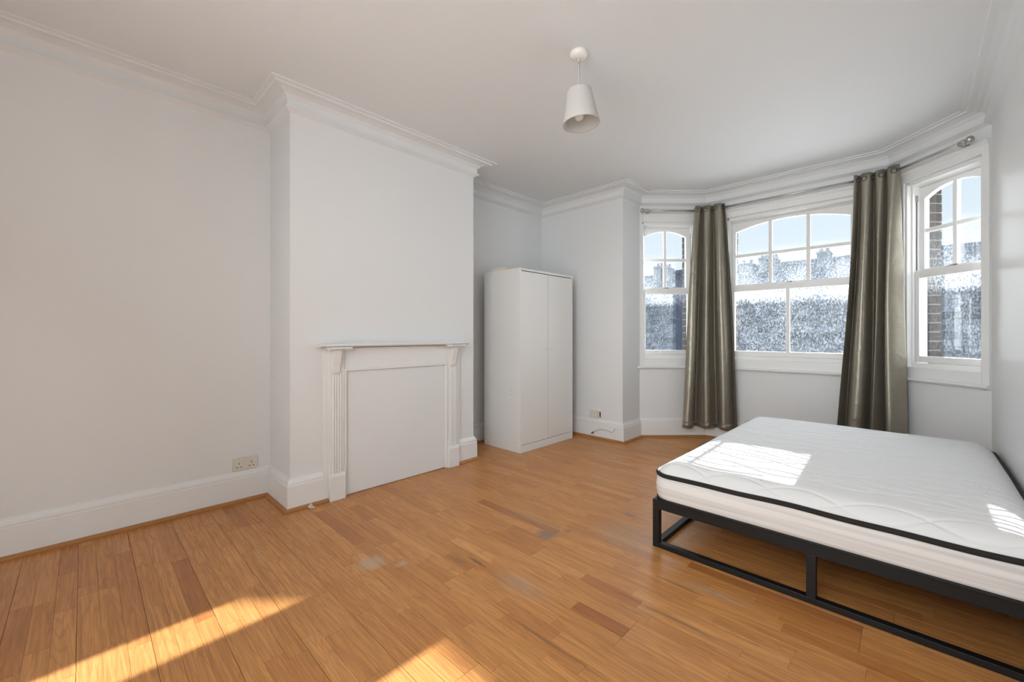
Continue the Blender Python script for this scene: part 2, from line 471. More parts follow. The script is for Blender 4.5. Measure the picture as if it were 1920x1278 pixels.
def tag(o, label, cat, group=None):
    o['label'] = label; o['category'] = cat
    if group: o['group'] = group
    return o

def copy_shift(o, delta, parent):
    c = o.copy(); COL.objects.link(c); c.parent = parent; c.location = Vector(o.location) + Vector(delta)
    return c

def miters(P, closed):
    n = len(P); dirs = []
    for i in range(n if closed else n - 1):
        d = Vector(P[(i + 1) % n]) - Vector(P[i]); d = Vector((d.x, d.y)); d.normalize(); dirs.append(d)
    nr = [Vector((d.y, -d.x)) for d in dirs]
    out = []
    for i in range(n):
        if closed: a, b = nr[i - 1], nr[i]
        else: a, b = nr[max(i - 1, 0)], nr[min(i, n - 2)]
        out.append((a + b) / (1 + a.dot(b)))
    return out

def sweep(P, prof, closed=False):
    """one MB per segment; prof = (offset into the room, z)"""
    m = miters(P, closed); n = len(P); res = []
    for i in range(n if closed else n - 1):
        j = (i + 1) % n
        mb = MB()
        mb.loft([[(P[i][0] + m[i].x * o, P[i][1] + m[i].y * o, z) for o, z in prof],
                 [(P[j][0] + m[j].x * o, P[j][1] + m[j].y * o, z) for o, z in prof]])
        res.append(mb)
    return res

# ------------------------------------------------------------------ room shell
H = 2.66
XL, XC, XA, XR = -3.262, -2.855, -3.265, 0.372
YC0, YC1, YB, YREAR = 0.915, 2.445, 3.885, -1.25
B0 = (-2.171, 4.255); B1 = (-1.655, 4.771); B2 = (-0.145, 4.771); B3 = (XR, 4.254)
PLAN = [(XL, YREAR), (XL, YC0), (XC, YC0), (XC, YC1), (XA, YC1), (XA, YB), (B0[0], YB), B0, B1, B2, B3, (XR, YREAR)]
T = 0.14
wp = [(0, 0.0), (-T, 0.0), (-T, H), (0, H)]
names = ['wall_left', 'wall_chimney_near', 'wall_chimney', 'wall_chimney_far', 'wall_alcove', 'wall_back', 'wall_bay_return',
         None, None, None, 'wall_right', 'wall_rear']
segs = sweep(PLAN, wp, True)
WALLS = {}
for nm, mb in zip(names, segs):
    if nm:
        WALLS[nm] = obj(nm, mb, M_WALLR if nm == 'wall_right' else M_WALL, kind='structure')

ceil = MB().box(XL - 0.2, XR + 0.25, YREAR - 0.2, 5.0, H, H + 0.15)
obj('ceiling', ceil, M_CEIL, kind='structure')

# cornice round the whole room
corn = [(0, H - 0.126), (0.026, H - 0.112), (0.038, H - 0.106), (0.038, H - 0.098), (0.024, H - 0.092), (0.024, H - 0.052),
        (0.034, H - 0.044), (0.050, H - 0.030), (0.085, H - 0.020), (0.118, H - 0.018), (0.122, H - 0.010), (0.150, H - 0.009), (0.150, H), (0, H)]
CN = ['the left wall', 'the near side of the chimney breast', 'the chimney breast', 'the far side of the chimney breast', 'the alcove', 'the back wall',
      'the return into the bay', 'the left side of the bay', 'the middle of the bay', 'the right side of the bay', 'the right wall', 'the rear wall']
for i, mb in enumerate(sweep(PLAN, corn, True)):
    o = obj('trim_%d' % (i + 1), mb, M_CEIL, kind='structure')
    o['label'] = 'white moulded plaster cornice along ' + CN[i]

# skirting boards and the stained wooden bead along the floor
bb = [(0, 0.0), (0.024, 0.0), (0.024, 0.158), (0.019, 0.162), (0.019, 0.168), (0.022, 0.172), (0.018, 0.186), (0.010, 0.196), (0.006, 0.205), (0, 0.205)]
bead = [(0.024, 0.0), (0.045, 0.0), (0.045, 0.010), (0.040, 0.018), (0.032, 0.022), (0.024, 0.022)]
PL1 = [(XL, YREAR), (XL, YC0), (XC, YC0), (XC, 1.142)]
PL2 = [(XC, 2.247), (XC, YC1), (XA, YC1), (XA, YB), (B0[0], YB), B0, B1, B2, B3, (XR, YREAR), (XL, YREAR)]
n1 = ['left', 'chimney_near', 'chimney_front']
n2 = ['chimney_end', 'chimney_far', 'alcove', 'back', 'bay_return', 'bay_left', 'bay_center', 'bay_right', 'right', 'rear']
ti = 20
for PL, nn in ((PL1, n1), (PL2, n2)):
    for nm, mb in zip(nn, sweep(PL, bb)):
        obj('baseboard_' + nm, mb, M_GLOSS, kind='structure')
    for nm, mb in zip(nn, sweep(PL, bead)):
        o = obj('trim_%d' % ti, mb, M_TRIMWOOD, kind='structure'); ti += 1
        o['label'] = 'stained wooden floor bead at the foot of the ' + nm.replace('_', ' ') + ' skirting'

# floor: sub-floor plus oak staves, three to a board
sub = MB().box(XL - 0.15, XR + 0.15, YREAR - 0.15, 4.95, -0.06, -0.004)
FLOOR = obj('floor', sub, M_GAP, kind='structure')
BW = 0.1915; Y0 = -0.018 - BW * 7
F_ = Vector((-math.sin(YAW), math.cos(YAW))); R_ = Vector((math.cos(YAW), math.sin(YAW)))
DARK = {(-0.92, 1.45): 0.0, (-1.93, 1.86): 0.06, (-2.42, 0.36): 0.08, (-1.05, 1.60): 0.15, (-2.18, 1.02): 0.12}
staves = []
row = 0
y = Y0
while y < 4.80:
    for s in range(3):
        ya = y + s * BW / 3; yb = ya + BW / 3
        ga = 0.0006 if s == 0 else 0.00018
        gb = 0.0006 if s == 2 else 0.00018
        if yb < YREAR: continue
        xl = XL - 0.03
        if YC0 + 0.02 < ya and yb < YC1 - 0.02: xl = XC - 0.03
        if ya > YB: xl = B0[0] - 0.03
        if ya > B0[1]: xl = B0[0] + (ya - B0[1]) - 0.05
        xr = XR + 0.03
        if ya > B3[1]: xr = XR - (ya - B3[1]) + 0.05
        rb = random.Random(int(round(y / BW)) * 31)
        # board ends shared by the three staves of one board
        ends = []; x = xl - rb.uniform(0, 1.6)
        while x < xr:
            x += rb.uniform(1.7, 2.2); ends.append(x)
        x = xl; first = True
        while x < xr - 0.02:
            ln = random.uniform(0.26, 0.62) * (random.uniform(0.3, 1) if first else 1); first = False
            x2 = min(x + ln, xr)
            joint = False
            for e_ in ends:
                if x < e_ < x2 + 0.08: x2 = min(e_, xr); joint = True; break
            tone = min(1, max(0.0, random.gauss(0.5, 0.12)))
            if random.random() < 0.035: tone = random.uniform(0.14, 0.28)
            if random.random() < 0.03: tone = random.uniform(0.68, 0.8)
            for (px, py), tv in DARK.items():
                if x <= px < x2 and ya <= py < yb: tone = tv
            g2 = 0.0006 if joint else 0.00018
            staves.append((x + 0.00018, x2 - g2, ya + ga, yb - gb, tone))
            x = x2
    y += BW
def score(s):
    cx, cy = (s[0] + s[1]) / 2, (s[2] + s[3]) / 2
    d = F_.x * cx + F_.y * cy; l = R_.x * cx + R_.y * cy
    if d < 0.9: return 0
    u = 960 + 779 * l / d; v = 627 + 779 * CAM_H / d
    if not (-60 < u < 1960 and v < 1330): return 0
    if cx > -0.95 and cy > 2.15: return 0
    return (s[1] - s[0]) * (s[3] - s[2]) / d ** 3
staves.sort(key=score, reverse=True)
def stave(mb, s):
    c = 0.0006
    x0, x1, ya, yb, tn = s
    mb.add([(x0, ya, -0.012), (x1, ya, -0.012), (x1, yb, -0.012), (x0, yb, -0.012), (x0, ya, -c), (x1, ya, -c), (x1, yb, -c), (x0, yb, -c),
            (x0 + c, ya + c, 0), (x1 - c, ya + c, 0), (x1 - c, yb - c, 0), (x0 + c, yb - c, 0)],
           [(0, 1, 5, 4), (1, 2, 6, 5), (2, 3, 7, 6), (3, 0, 4, 7), (4, 5, 9, 8), (5, 6, 10, 9), (6, 7, 11, 10), (7, 4, 8, 11), (8, 9, 10, 11)], tn)
for s in staves[:300]:
    mb = MB(); stave(mb, s)
    obj('plank', mb, M_PLANK, FLOOR, tone=True)
mb = MB()
for s in staves[300:]: stave(mb, s)
obj('plank_field', mb, M_PLANK, FLOOR, tone=True, kind='stuff')

# ------------------------------------------------------------------ bay windows
def frame_of(A, Bp):
    """local (s along wall, d outwards, z) to world"""
    a = Vector((*A, 0)); t = Vector((Bp[0] - A[0], Bp[1] - A[1], 0)); ln = t.length; t.normalize()
    n = Vector((-t.y, t.x, 0))
    M = Matrix(((t.x, n.x, 0, a.x), (t.y, n.y, 0, a.y), (0, 0, 1, 0), (0, 0, 0, 1)))
    return M, ln

Z_SILL, Z_HEAD = 0.775, 2.335
def bay(idx, nm, A, Bp, s0, s1, nx, lower_panes, brick_sides, side_l, side_r):
    M, LN = frame_of(A, Bp)
    wm = MB(M)
    wm.box(0, LN, 0, 0.12, 0, 0.752)
    wm.box(0, LN, 0, 0.12, Z_HEAD + 0.02, H)
    wm.box(0, s0, 0, 0.16, 0.752, Z_HEAD + 0.02)
    wm.box(s1, LN, 0, 0.16, 0.752, Z_HEAD + 0.02)
    wall = obj('wall_' + nm, wm, M_WALL, kind='structure')
    mid = M @ Vector(((s0 + s1) / 2, 0, Z_SILL))
    win = thing('window_%d' % idx, None, None, tuple(mid)); win['kind'] = 'structure'
    win['label'] = {1: 'narrow white sash window at the left side of the bay', 2: 'wide white sash window in the middle of the bay',
                    3: 'narrow white sash window at the right side of the bay beside the wall'}[idx]
    # box frame: linings, head, sloping bottom sill
    fr = MB(M); li = 0.015
    fr.box(s0, s0 + li, 0.0, 0.17, Z_SILL, Z_HEAD); fr.box(s1 - li, s1, 0.0, 0.17, Z_SILL, Z_HEAD)
    fr.box(s0 + li, s1 - li, 0.012, 0.10, Z_HEAD - 0.012, Z_HEAD + 0.02)
    fr.box(s0 + li, s1 - li, 0.10, 0.17, Z_HEAD - 0.02, Z_HEAD + 0.02)
    fr.prism([(0.0, Z_SILL), (0.19, Z_SILL), (0.19, 0.850), (0.06, 0.895), (0.045, 0.895), (0.03, 0.860), (0.0, 0.860)], 0, s0 + li, s1 - li)
    # staff bead
    fr.box(s0 + li, s0 + li + 0.012, 0.035, 0.052, 0.86, Z_HEAD - 0.012); fr.box(s1 - li - 0.012, s1 - li, 0.035, 0.052, 0.86, Z_HEAD - 0.012)
    obj('frame', fr, M_SASH, win, bevel=0.0025)
    # architrave
    ar = MB(M)
    if side_l > 0: ar.box(max(0.004, s0 - side_l), s0, -0.014, 0, Z_SILL, Z_HEAD + 0.03)
    if side_r > 0: ar.box(s1, min(LN - 0.004, s1 + side_r), -0.014, 0, Z_SILL, Z_HEAD + 0.03)
    a0 = max(0.004, s0 - side_l); a1 = min(LN - 0.004, s1 + side_r)
    ar.prism([(0, Z_HEAD + 0.022), (-0.016, Z_HEAD + 0.022), (-0.016, Z_HEAD + 0.075), (-0.030, Z_HEAD + 0.085), (-0.030, Z_HEAD + 0.105), (0, Z_HEAD + 0.112)], 0, a0, a1)
    obj('architrave', ar, M_SASH, win, bevel=0.003)
    # window board with a rounded nose
    sb = MB(M); xs0 = -0.045 if idx == 1 else 0.0; xs1 = LN
    tnose = 0.034
    k = tnose * math.tan(math.radians(22.5))
    prof = [(0.0, 0.748), (-0.024, 0.748), (-0.033, 0.755), (-0.036, 0.763), (-0.032, 0.771), (-0.022, 0.776), (0.0, 0.776)]
    def ring(s, sgn): return [(s + sgn * (-d) * math.tan(math.radians(22.5)), d, z) for d, z in prof]
    sb.loft([ring(xs0, 1 if idx > 1 else 0), ring(xs1, -1 if idx < 3 else 0)])
    sb.box(s0, s1, 0, 0.05, 0.748, 0.776)
    obj('window_board', sb, M_GLOSS, win)
    # sashes
    ss0, ss1 = s0 + li + 0.001, s1 - li - 0.001
    st = 0.040
    def sash(name, d0, d1, zb, zt, rb, rt, cols, rows, arch):
        e_ = MB(M)
        e_.box(ss0, ss0 + st, d0, d1, zb, zt); e_.box(ss1 - st, ss1, d0, d1, zb, zt)
        e_.box(ss0 + st, ss1 - st, d0, d1, zb, zb + rb)
        g0, g1 = ss0 + st, ss1 - st
        gz0 = zb + rb
        if arch:
            sp, ap = arch
            n = 20; c = (g0 + g1) / 2; hw = (g1 - g0) / 2
            rr = (hw * hw + (ap - sp) ** 2) / (2 * (ap - sp)); cz = ap - rr
            def az(s_): return cz + math.sqrt(max(0, rr * rr - (s_ - c) ** 2))
            for q in range(n):
                p, r = g0 + (g1 - g0) * q / n, g0 + (g1 - g0) * (q + 1) / n
                e_.add([(p, d0, az(p)), (r, d0, az(r)), (r, d0, zt), (p, d0, zt), (p, d1, az(p)), (r, d1, az(r)), (r, d1, zt), (p, d1, zt)],
                       [(0, 1, 2, 3), (5, 4, 7, 6), (4, 5, 1, 0), (3, 2, 6, 7)])
        else:
            e_.box(g0, g1, d0, d1, zt - rt, zt)
            def az(s_): return zt - rt
        root = obj(name, e_, M_SASH, win, bevel=0.0 if arch else 0.002)
        # glazing bars
        bw = 0.016; dm = (d0 + d1) / 2
        xsb = [g0 + (g1 - g0) * q / cols for q in range(cols + 1)]
        for q in range(1, cols):
            gb = MB(M); gb.box(xsb[q] - bw, xsb[q] + bw, d0 + 0.004, d1 - 0.004, gz0, az(xsb[q]) + 0.002)
            obj('glazing_bar', gb, M_SASH, root, bevel=0.004)
        zr = [gz0, 1.957] if rows == 2 else [gz0]
        if rows == 2:
            gb = MB(M); gb.box(g0, g1, d0 + 0.006, d1 - 0.006, 1.957 - bw, 1.957 + bw)
            obj('glazing_bar', gb, M_SASH, root, bevel=0.004)
        for q in range(cols):
            a = xsb[q] - 0.004 if q == 0 else xsb[q] + bw - 0.003
            b = xsb[q + 1] + 0.004 if q == cols - 1 else xsb[q + 1] - bw + 0.003
            for r in range(rows):
                pb = MB(M)
                za = gz0 - 0.004 if r == 0 else 1.957 + bw - 0.003
                if r == rows - 1:
                    nn = 8
                    top = [(a + (b - a) * w / nn, az(min(max(a + (b - a) * w / nn, g0), g1)) + 0.004) for w in range(nn + 1)]
                else:
                    top = [(a, 1.957 - bw + 0.003), (b, 1.957 - bw + 0.003)]
                poly = [(a, za), (b, za)] + list(reversed(top))
                pb.prism(poly, 1, dm - 0.0015, dm + 0.0015)
                obj('pane', pb, M_GLASS_UP if arch else M_GLASS_LO, root)
        return root
    up = sash('upper_sash', 0.103, 0.143, 1.603, Z_HEAD - 0.024, 0.047, 0.05, nx, 2, (2.215, 2.289 if nx == 3 else 2.281))
    lo = sash('lower_sash', 0.058, 0.098, 0.897, 1.632, 0.050, 0.058, lower_panes, 1, None)
    # sash cords and pulleys in the linings
    for sx in (s0 + li + 0.002, s1 - li - 0.002):
        cd = MB(M); cd.tube([(sx, 0.078, 2.22), (sx, 0.078, 1.64)], 0.0035, 6)
        obj('sash_cord', cd, M_DARKMETAL, win)
        pu = MB(M); pu.box(sx - 0.004, sx + 0.004, 0.068, 0.088, 2.20, 2.25)
        obj('pulley', pu, M_STEEL, win)
    ct = MB(M); c = (s0 + s1) / 2
    ct.box(c - 0.022, c + 0.022, 0.062, 0.100, 1.632, 1.640); ct.tube([(c - 0.01, 0.085, 1.645), (c + 0.03, 0.098, 1.647)], 0.005, 6)
    obj('sash_fastener', ct, M_STEEL, win)
    # brick reveals outside
    for sx, sg in brick_sides:
        core = MB(M); a, b = sorted((sx, sx + sg * 0.20))
        core.box(a + 0.004, b - 0.004, 0.175, 0.268, 0.70, 2.42)
        obj('mortar_bed', core, M_MORTAR, wall)
        z = 0.70; q = 0; first = None
        while z < 2.40:
            br = MB(M); j = random.uniform(-0.002, 0.002)
            if q % 2: br.box(a + j, b + j, 0.172, 0.272 + j, z, z + 0.064)
            else: br.box(a + j + (0 if sg > 0 else 0.09), b + j - (0.09 if sg > 0 else 0), 0.172, 0.272 - j, z, z + 0.064)
            obj('brick', br, M_BRICK, wall)
            z += 0.0745; q += 1
    return M, LN

bay(1, 'bay_left', B0, B1, 0.030, 0.615, 2, 1, [(0.585, 1)], 0.0, 0.075)
bay(2, 'bay_center', B1, B2, 0.755 - 0.535, 0.755 + 0.535, 3, 2, [(0.755 - 0.505, -1), (0.755 + 0.505, 1)], 0.09, 0.09)
LN3 = math.hypot(B3[0] - B2[0], B3[1] - B2[1])
bay(3, 'bay_right', B2, B3, LN3 - 0.605, LN3 - 0.050, 2, 1, [(LN3 - 0.575, -1)], 0.09, 0.045)

# ------------------------------------------------------------------ fireplace surround
fp = thing('fireplace_surround', 'white painted timber fireplace surround with boarded-up opening on the chimney breast', 'fireplace', (XC, 1.695, 0))
g = MB()
g.box(XC, XC + 0.022, 1.118, 1.258, 0, 1.03); g.box(XC, XC + 0.022, 2.132, 2.272, 0, 1.03)
g.box(XC, XC + 0.022, 1.258, 2.132, 0.872, 1.03)
obj('backboard', g, M_GLOSS, fp, bevel=0.002)
g = MB(); g.box(XC, XC + 0.012, 1.262, 2.128, 0.006, 0.868)
obj('infill_panel', g, M_WALL, fp)
g = MB()
g.box(XC + 0.010, XC + 0.030, 1.252, 1.270, 0.0, 0.885); g.box(XC + 0.010, XC + 0.030, 2.120, 2.138, 0.0, 0.885); g.box(XC + 0.010, XC + 0.030, 1.270, 2.120, 0.867, 0.885)
obj('opening_moulding', g, M_GLOSS, fp, bevel=0.003)
g = MB()
g.prism([(XC, 1.036), (XC + 0.075, 1.036), (XC + 0.088, 1.042), (XC + 0.092, 1.050), (XC + 0.088, 1.058), (XC, 1.058)], 1, 1.072, 2.325)
obj('mantel_shelf', g, M_GLOSS, fp, bevel=0.002)
for y0, y1 in ((1.147, 1.253), (2.137, 2.243)):
    c = (y0 + y1) / 2
    g = MB()
    g.box(XC + 0.020, XC + 0.034, y0 + 0.004, y1 - 0.004, 0.17, 1.018)
    for q in range(-2, 2):
        yy = c + q * 0.0165 + 0.00825
        n = 6; pr = [(XC + 0.034 + 0.009 * math.sin(math.pi * w / n), yy - 0.0052 + 0.0104 * w / n) for w in range(n + 1)]
        g.prism(pr, 2, 0.18, 0.86)
    obj('pilaster', g, M_GLOSS, fp)
    g = MB()
    g.box(XC, XC + 0.052, y0, y1, 0, 0.158)
    g.prism([(XC, 0.158), (XC + 0.052, 0.158), (XC + 0.048, 0.170), (XC + 0.038, 0.180), (XC, 0.180)], 1, y0, y1)
    obj('plinth_block', g, M_GLOSS, fp, bevel=0.002)
    prof = [(0.020, 1.018), (0.086, 1.018), (0.086, 1.000), (0.081, 0.970), (0.072, 0.942), (0.063, 0.920), (0.058, 0.900), (0.056, 0.872),
            (0.052, 0.862), (0.043, 0.854), (0.037, 0.844), (0.036, 0.836), (0.020, 0.836)]
    g = MB(); g.prism([(XC + a, b) for a, b in prof], 1, c - 0.034, c + 0.012)
    obj('corbel', g, M_GLOSS, fp, bevel=0.002)
    g = MB(); g.prism([(XC + 0.01, 1.018), (XC + 0.105, 1.018), (XC + 0.116, 1.026), (XC + 0.116, 1.036), (XC + 0.01, 1.036)], 1, c - 0.075, c + 0.075)
    obj('corbel_cap', g, M_GLOSS, fp, bevel=0.002)

# ------------------------------------------------------------------ wardrobe
WX0, WX1, WY0, WY1, WH = -3.17, -2.665, 2.862, 3.692, 1.752
wd = thing('wardrobe', 'white two-door flat-panel wardrobe standing in the alcove beside the chimney breast', 'wardrobe', ((WX0 + WX1) / 2, (WY0 + WY1) / 2, 0))
for a, b in ((WY0, WY0 + 0.016), (WY1 - 0.016, WY1)):
    g = MB(); g.box(WX0, WX1, a, b, 0, WH - 0.0)
    sp = obj('side_panel', g, M_WARD, wd, bevel=0.0012)
    if a == WY0:
        for px, pz in ((-3.06, 0.62), (-2.78, 0.585), (-2.78, 0.545), (-3.06, 0.10), (-2.73, 0.09), (-3.06, WH - 0.02), (-2.71, WH - 0.02)):
            h = MB(); h.lathe([(0.0055, 0), (0.0055, 0.0015)], (px, a, pz), 10, Matrix.Rotation(math.pi / 2, 3, 'X'))
            obj('screw_cap', h, M_CORD, sp)
g = MB(); g.box(WX0, WX1, WY0 + 0.0165, WY1 - 0.0165, WH - 0.022, WH - 0.001)
obj('top_panel', g, M_WARD, wd, bevel=0.0012)
g = MB(); g.box(WX0, WX0 + 0.004, WY0 + 0.0165, WY1 - 0.0165, 0.075, WH - 0.0225)
obj('back_panel', g, M_WARD, wd)
g = MB(); g.box(WX0 + 0.005, WX1 - 0.020, WY0 + 0.0165, WY1 - 0.0165, 0.07, 0.086)
obj('bottom_panel', g, M_WARD, wd)
g = MB(); g.box(WX1 - 0.018, WX1 - 0.002, WY0 + 0.0165, WY1 - 0.0165, 0, 0.068)
obj('plinth', g, M_WARD, wd, bevel=0.001)
ym = (WY0 + WY1) / 2
for a, b, hy in ((WY0 + 0.0175, ym - 0.0025, ym - 0.03), (ym + 0.0025, WY1 - 0.0185, ym + 0.03)):
    g = MB(); g.box(WX1 - 0.019, WX1 - 0.003, a, b, 0.073, WH - 0.029)
    dr = obj('door', g, M_WARD, wd, bevel=0.0012)
    h = MB(); h.lathe([(0.004, 0), (0.004, 0.008), (0.008, 0.011), (0.008, 0.014), (0.005, 0.016)], (WX1 - 0.003, hy, 0.975), 12, Matrix.Rotation(math.pi / 2, 3, 'Y'))
    obj('knob', h, M_PLASTIC2, dr, smooth=False)
# loose bits on top of the wardrobe
g = MB(); g.prism([(-3.07, WH - 0.0005), (-2.86, WH - 0.0005), (-2.855, WH + 0.022), (-2.93, WH + 0.036), (-3.07, WH + 0.030)], 1, WY0 + 0.006, WY0 + 0.16)
o = obj('cardboard_flap', g, M_PAPER, bevel=0.002); tag(o, 'flat cream card lying near the left edge on top of the wardrobe', 'cardboard')
g = MB(); a = Vector((-2.73, WY0 + 0.05, WH + 0.004))
g.tube([a, a + Vector((0.02, 0.07, 0.006)), a + Vector((0.0, 0.14, 0.02)), a + Vector((-0.05, 0.19, 0.022)), a + Vector((-0.09, 0.20, 0.008))], [0.004, 0.006, 0.010, 0.012, 0.008], 8)
o = obj('packing_strip', g, M_PAPER, smooth=True); tag(o, 'thin curled beige packing strip near the front corner on top of the wardrobe', 'strip')

# ------------------------------------------------------------------ bed
BX0, BX1, BY0, BY1 = -1.0, 0.352, 2.105, 3.955
RT = 0.034
bf = thing('bed_frame', 'low black metal platform bed frame under the double mattress', 'bed', ((BX0 + BX1) / 2, (BY0 + BY1) / 2, 0))
ZT = 0.250
def part(nm, *b_):
    g = MB(); g.box(*b_); return obj(nm, g, M_BLACK, bf, bevel=0.002)
part('top_rail', BX0, BX1, BY0, BY0 + RT, ZT - 0.048, ZT); part('top_rail', BX0, BX1, BY1 - RT, BY1, ZT - 0.048, ZT)
part('top_rail', BX0, BX0 + RT, BY0 + RT, BY1 - RT, ZT - 0.048, ZT); part('top_rail', BX1 - RT, BX1, BY0 + RT, BY1 - RT, ZT - 0.048, ZT)
part('bottom_rail', BX0 + RT, BX1 - RT, BY0, BY0 + RT, 0.0, 0.026); part('bottom_rail', BX0 + RT, BX1 - RT, BY1 - RT, BY1, 0.0, 0.026)
part('bottom_rail', BX0, BX0 + RT, BY0 + RT, BY1 - RT, 0.0, 0.026); part('bottom_rail', BX1 - RT, BX1, BY0 + RT, BY1 - RT, 0.0, 0.026)
for px in (BX0, -0.327, BX1 - RT):
    for py in (BY0, BY1 - RT):
        z0 = 0.026 if px == -0.327 else 0.0
        part('post', px, px + RT, py, py + RT, z0, ZT - 0.048)
part('centre_beam', -0.327, -0.327 + RT, BY0 + RT, BY1 - RT, ZT - 0.055, ZT - 0.021)
part('post', -0.327, -0.327 + RT, 3.02, 3.02 + RT, 0.0, ZT - 0.055)
for q in range(12):
    yy = BY0 + 0.12 + q * 0.145
    part('slat', BX0 + RT, BX1 - RT, yy, yy + 0.04, ZT - 0.020, ZT - 0.004)

MX0, MX1, MY0, MY1 = -0.997, 0.350, 2.100, 3.965
mt = thing('mattress', 'white quilted double mattress with black piped edges lying on the bed frame', 'mattress', ((MX0 + MX1) / 2, (MY0 + MY1) / 2, ZT))
mcx, mcy, mhx, mhy = (MX0 + MX1) / 2, (MY0 + MY1) / 2, (MX1 - MX0) / 2, (MY1 - MY0) / 2
CR = 0.085
def outline(z, grow=0.0, n=10, dense=26):
    pts = []
    hx, hy, r = mhx + grow, mhy + grow, CR
    cs = [(hx - r, -hy + r, -90), (hx - r, hy - r, 0), (-hx + r, hy - r, 90), (-hx + r, -hy + r, 180)]
    for q, (cx, cy, a0) in enumerate(cs):
        for w in range(n + 1):
            a = math.radians(a0 + 90 * w / n)
            pts.append(Vector((mcx + cx + r * math.cos(a), mcy + cy + r * math.sin(a), z)))
        nx_ = cs[(q + 1) % 4]
        a = math.radians(a0 + 90)
        p0 = pts[-1]; p1 = Vector((mcx + nx_[0] + r * math.cos(a), mcy + nx_[1] + r * math.sin(a), z))
        for w in range(1, dense): pts.append(p0.lerp(p1, w / dense))
    return pts
ZP = 0.388
def wavy(pts, amp):
    return [p + Vector((0, 0, amp * math.sin(p.x * 7.3 + p.y * 5.1) + amp * 0.6 * math.sin(p.x * 17 - p.y * 11))) for p in pts]
zs = [(0.2505, -0.012), (0.256, -0.002), (0.275, 0.004), (0.30, 0.007), (0.33, 0.008), (0.355, 0.006), (0.375, 0.002), (0.386, -0.004)]
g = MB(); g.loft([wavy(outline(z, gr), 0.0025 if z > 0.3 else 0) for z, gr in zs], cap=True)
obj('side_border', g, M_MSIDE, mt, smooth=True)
g = MB(); g.ctube(wavy(outline(ZP, 0.0), 0.0025), 0.0115, 8)
obj('piping', g, M_PIPE, mt, smooth=True)
g = MB(); g.ctube(outline(0.2575, 0.001), 0.0065, 8)
obj('piping', g, M_PIPE, mt, smooth=True)
# quilted top
NXQ, NYQ = 260, 360
def qz(x, y):
    """thin stitched seams flowing along x in open leaf shapes, pinched where they meet"""
    h = 1.0
    row_h = 0.165
    for k in range(-1, 13):
        yk = MY0 + 0.055 + k * row_h + 0.02 * math.sin(2.3 * x + 1.3 * k)
        for sg in (1, -1):
            ph = (k * 0.5 + 0.1) % 1.0
            th = math.pi * ((x - MX0) / 0.27 + ph)
            yc = yk + sg * 0.047 * math.sin(th) + 0.012 * math.sin(9 * x + 2.1 * k + sg)
            d = abs(y - yc)
            if d < 0.03: h = min(h, 1 - math.exp(-(d / 0.0055) ** 2))
        # short stray wrinkles
        yc = yk + 0.083 + 0.024 * math.sin(11 * x + 1.9 * k)
        d = abs(y - yc)
        if d < 0.02 and math.sin(6.5 * x + 2.7 * k) > 0.15: h = min(h, 1 - 0.55 * math.exp(-(d / 0.006) ** 2))
    return h
vs_, fs = [], []
for j in range(NYQ + 1):
    b = -1 + 2 * j / NYQ
    for i in range(NXQ + 1):
        a = -1 + 2 * i / NXQ
        x, yv = a * mhx, b * mhy
        ex, ey = mhx - abs(x), mhy - abs(yv)
        if ex < CR and ey < CR:
            p, q = 1 - ex / CR, 1 - ey / CR
            u_, v_ = p * math.sqrt(1 - q * q / 2), q * math.sqrt(1 - p * p / 2)
            x = math.copysign(mhx - CR + CR * u_, x); yv = math.copysign(mhy - CR + CR * v_, yv)
            ed = CR - CR * math.hypot(u_, v_)
        else:
            ed = min(ex, ey)
        w = min(1, ed / 0.125)
        crown = 0.060 * (1 - (1 - w) ** 2.3)
        wx, wy = mcx + x, mcy + yv
        quilt = 0.0075 * (qz(wx, wy) - 0.6) * min(1, ed / 0.05)
        puff = 0.004 * math.sin(wx * 5.2 + 1) * math.sin(wy * 4.3) * w
        ripple = (0.0025 * math.sin(wx * 7.3 + wy * 5.1) + 0.0015 * math.sin(wx * 17 - wy * 11)) * (1 - w)
        vs_.append((wx, wy, ZP + 0.002 + crown + quilt + puff + ripple))
for j in range(NYQ):
    for i in range(NXQ):
        n0 = j * (NXQ + 1) + i
        fs.append((n0, n0 + 1, n0 + NXQ + 2, n0 + NXQ + 1))
g = MB(); g.add(vs_, fs)
obj('quilted_top', g, M_MTOP, mt, smooth=True)

# ------------------------------------------------------------------ curtain pole and curtains
ROD_Z = 2.458; RO = 0.085
bayP = [B0, B1, B2, B3]
bm = miters(bayP, False)
RP = [Vector((p[0] + m.x * RO, p[1] + m.y * RO)) for p, m in zip(bayP, bm)]
RP[0] = RP[0] + (RP[0] - RP[1]).normalized() * 0.0
RP[3] = RP[3] + (RP[2] - RP[3]).normalized() * 0.055
cp = thing('curtain_pole', 'thin brushed steel curtain pole following the three sides of the bay', 'curtain pole', ((RP[1].x + RP[2].x) / 2, RP[1].y, ROD_Z))
for a, b in ((0, 1), (1, 2), (2, 3)):
    g = MB(); g.tube([(RP[a].x, RP[a].y, ROD_Z), (RP[b].x, RP[b].y, ROD_Z)], 0.0095, 12)
    obj('pole', g, M_STEEL, cp, smooth=True)
for q in (1, 2):
    g = MB(); g.lathe([(0.001, -0.013), (0.008, -0.011), (0.013, 0), (0.008, 0.011), (0.001, 0.013)], (RP[q].x, RP[q].y, ROD_Z), 12)
    obj('corner_joint', g, M_STEEL, cp, smooth=True)
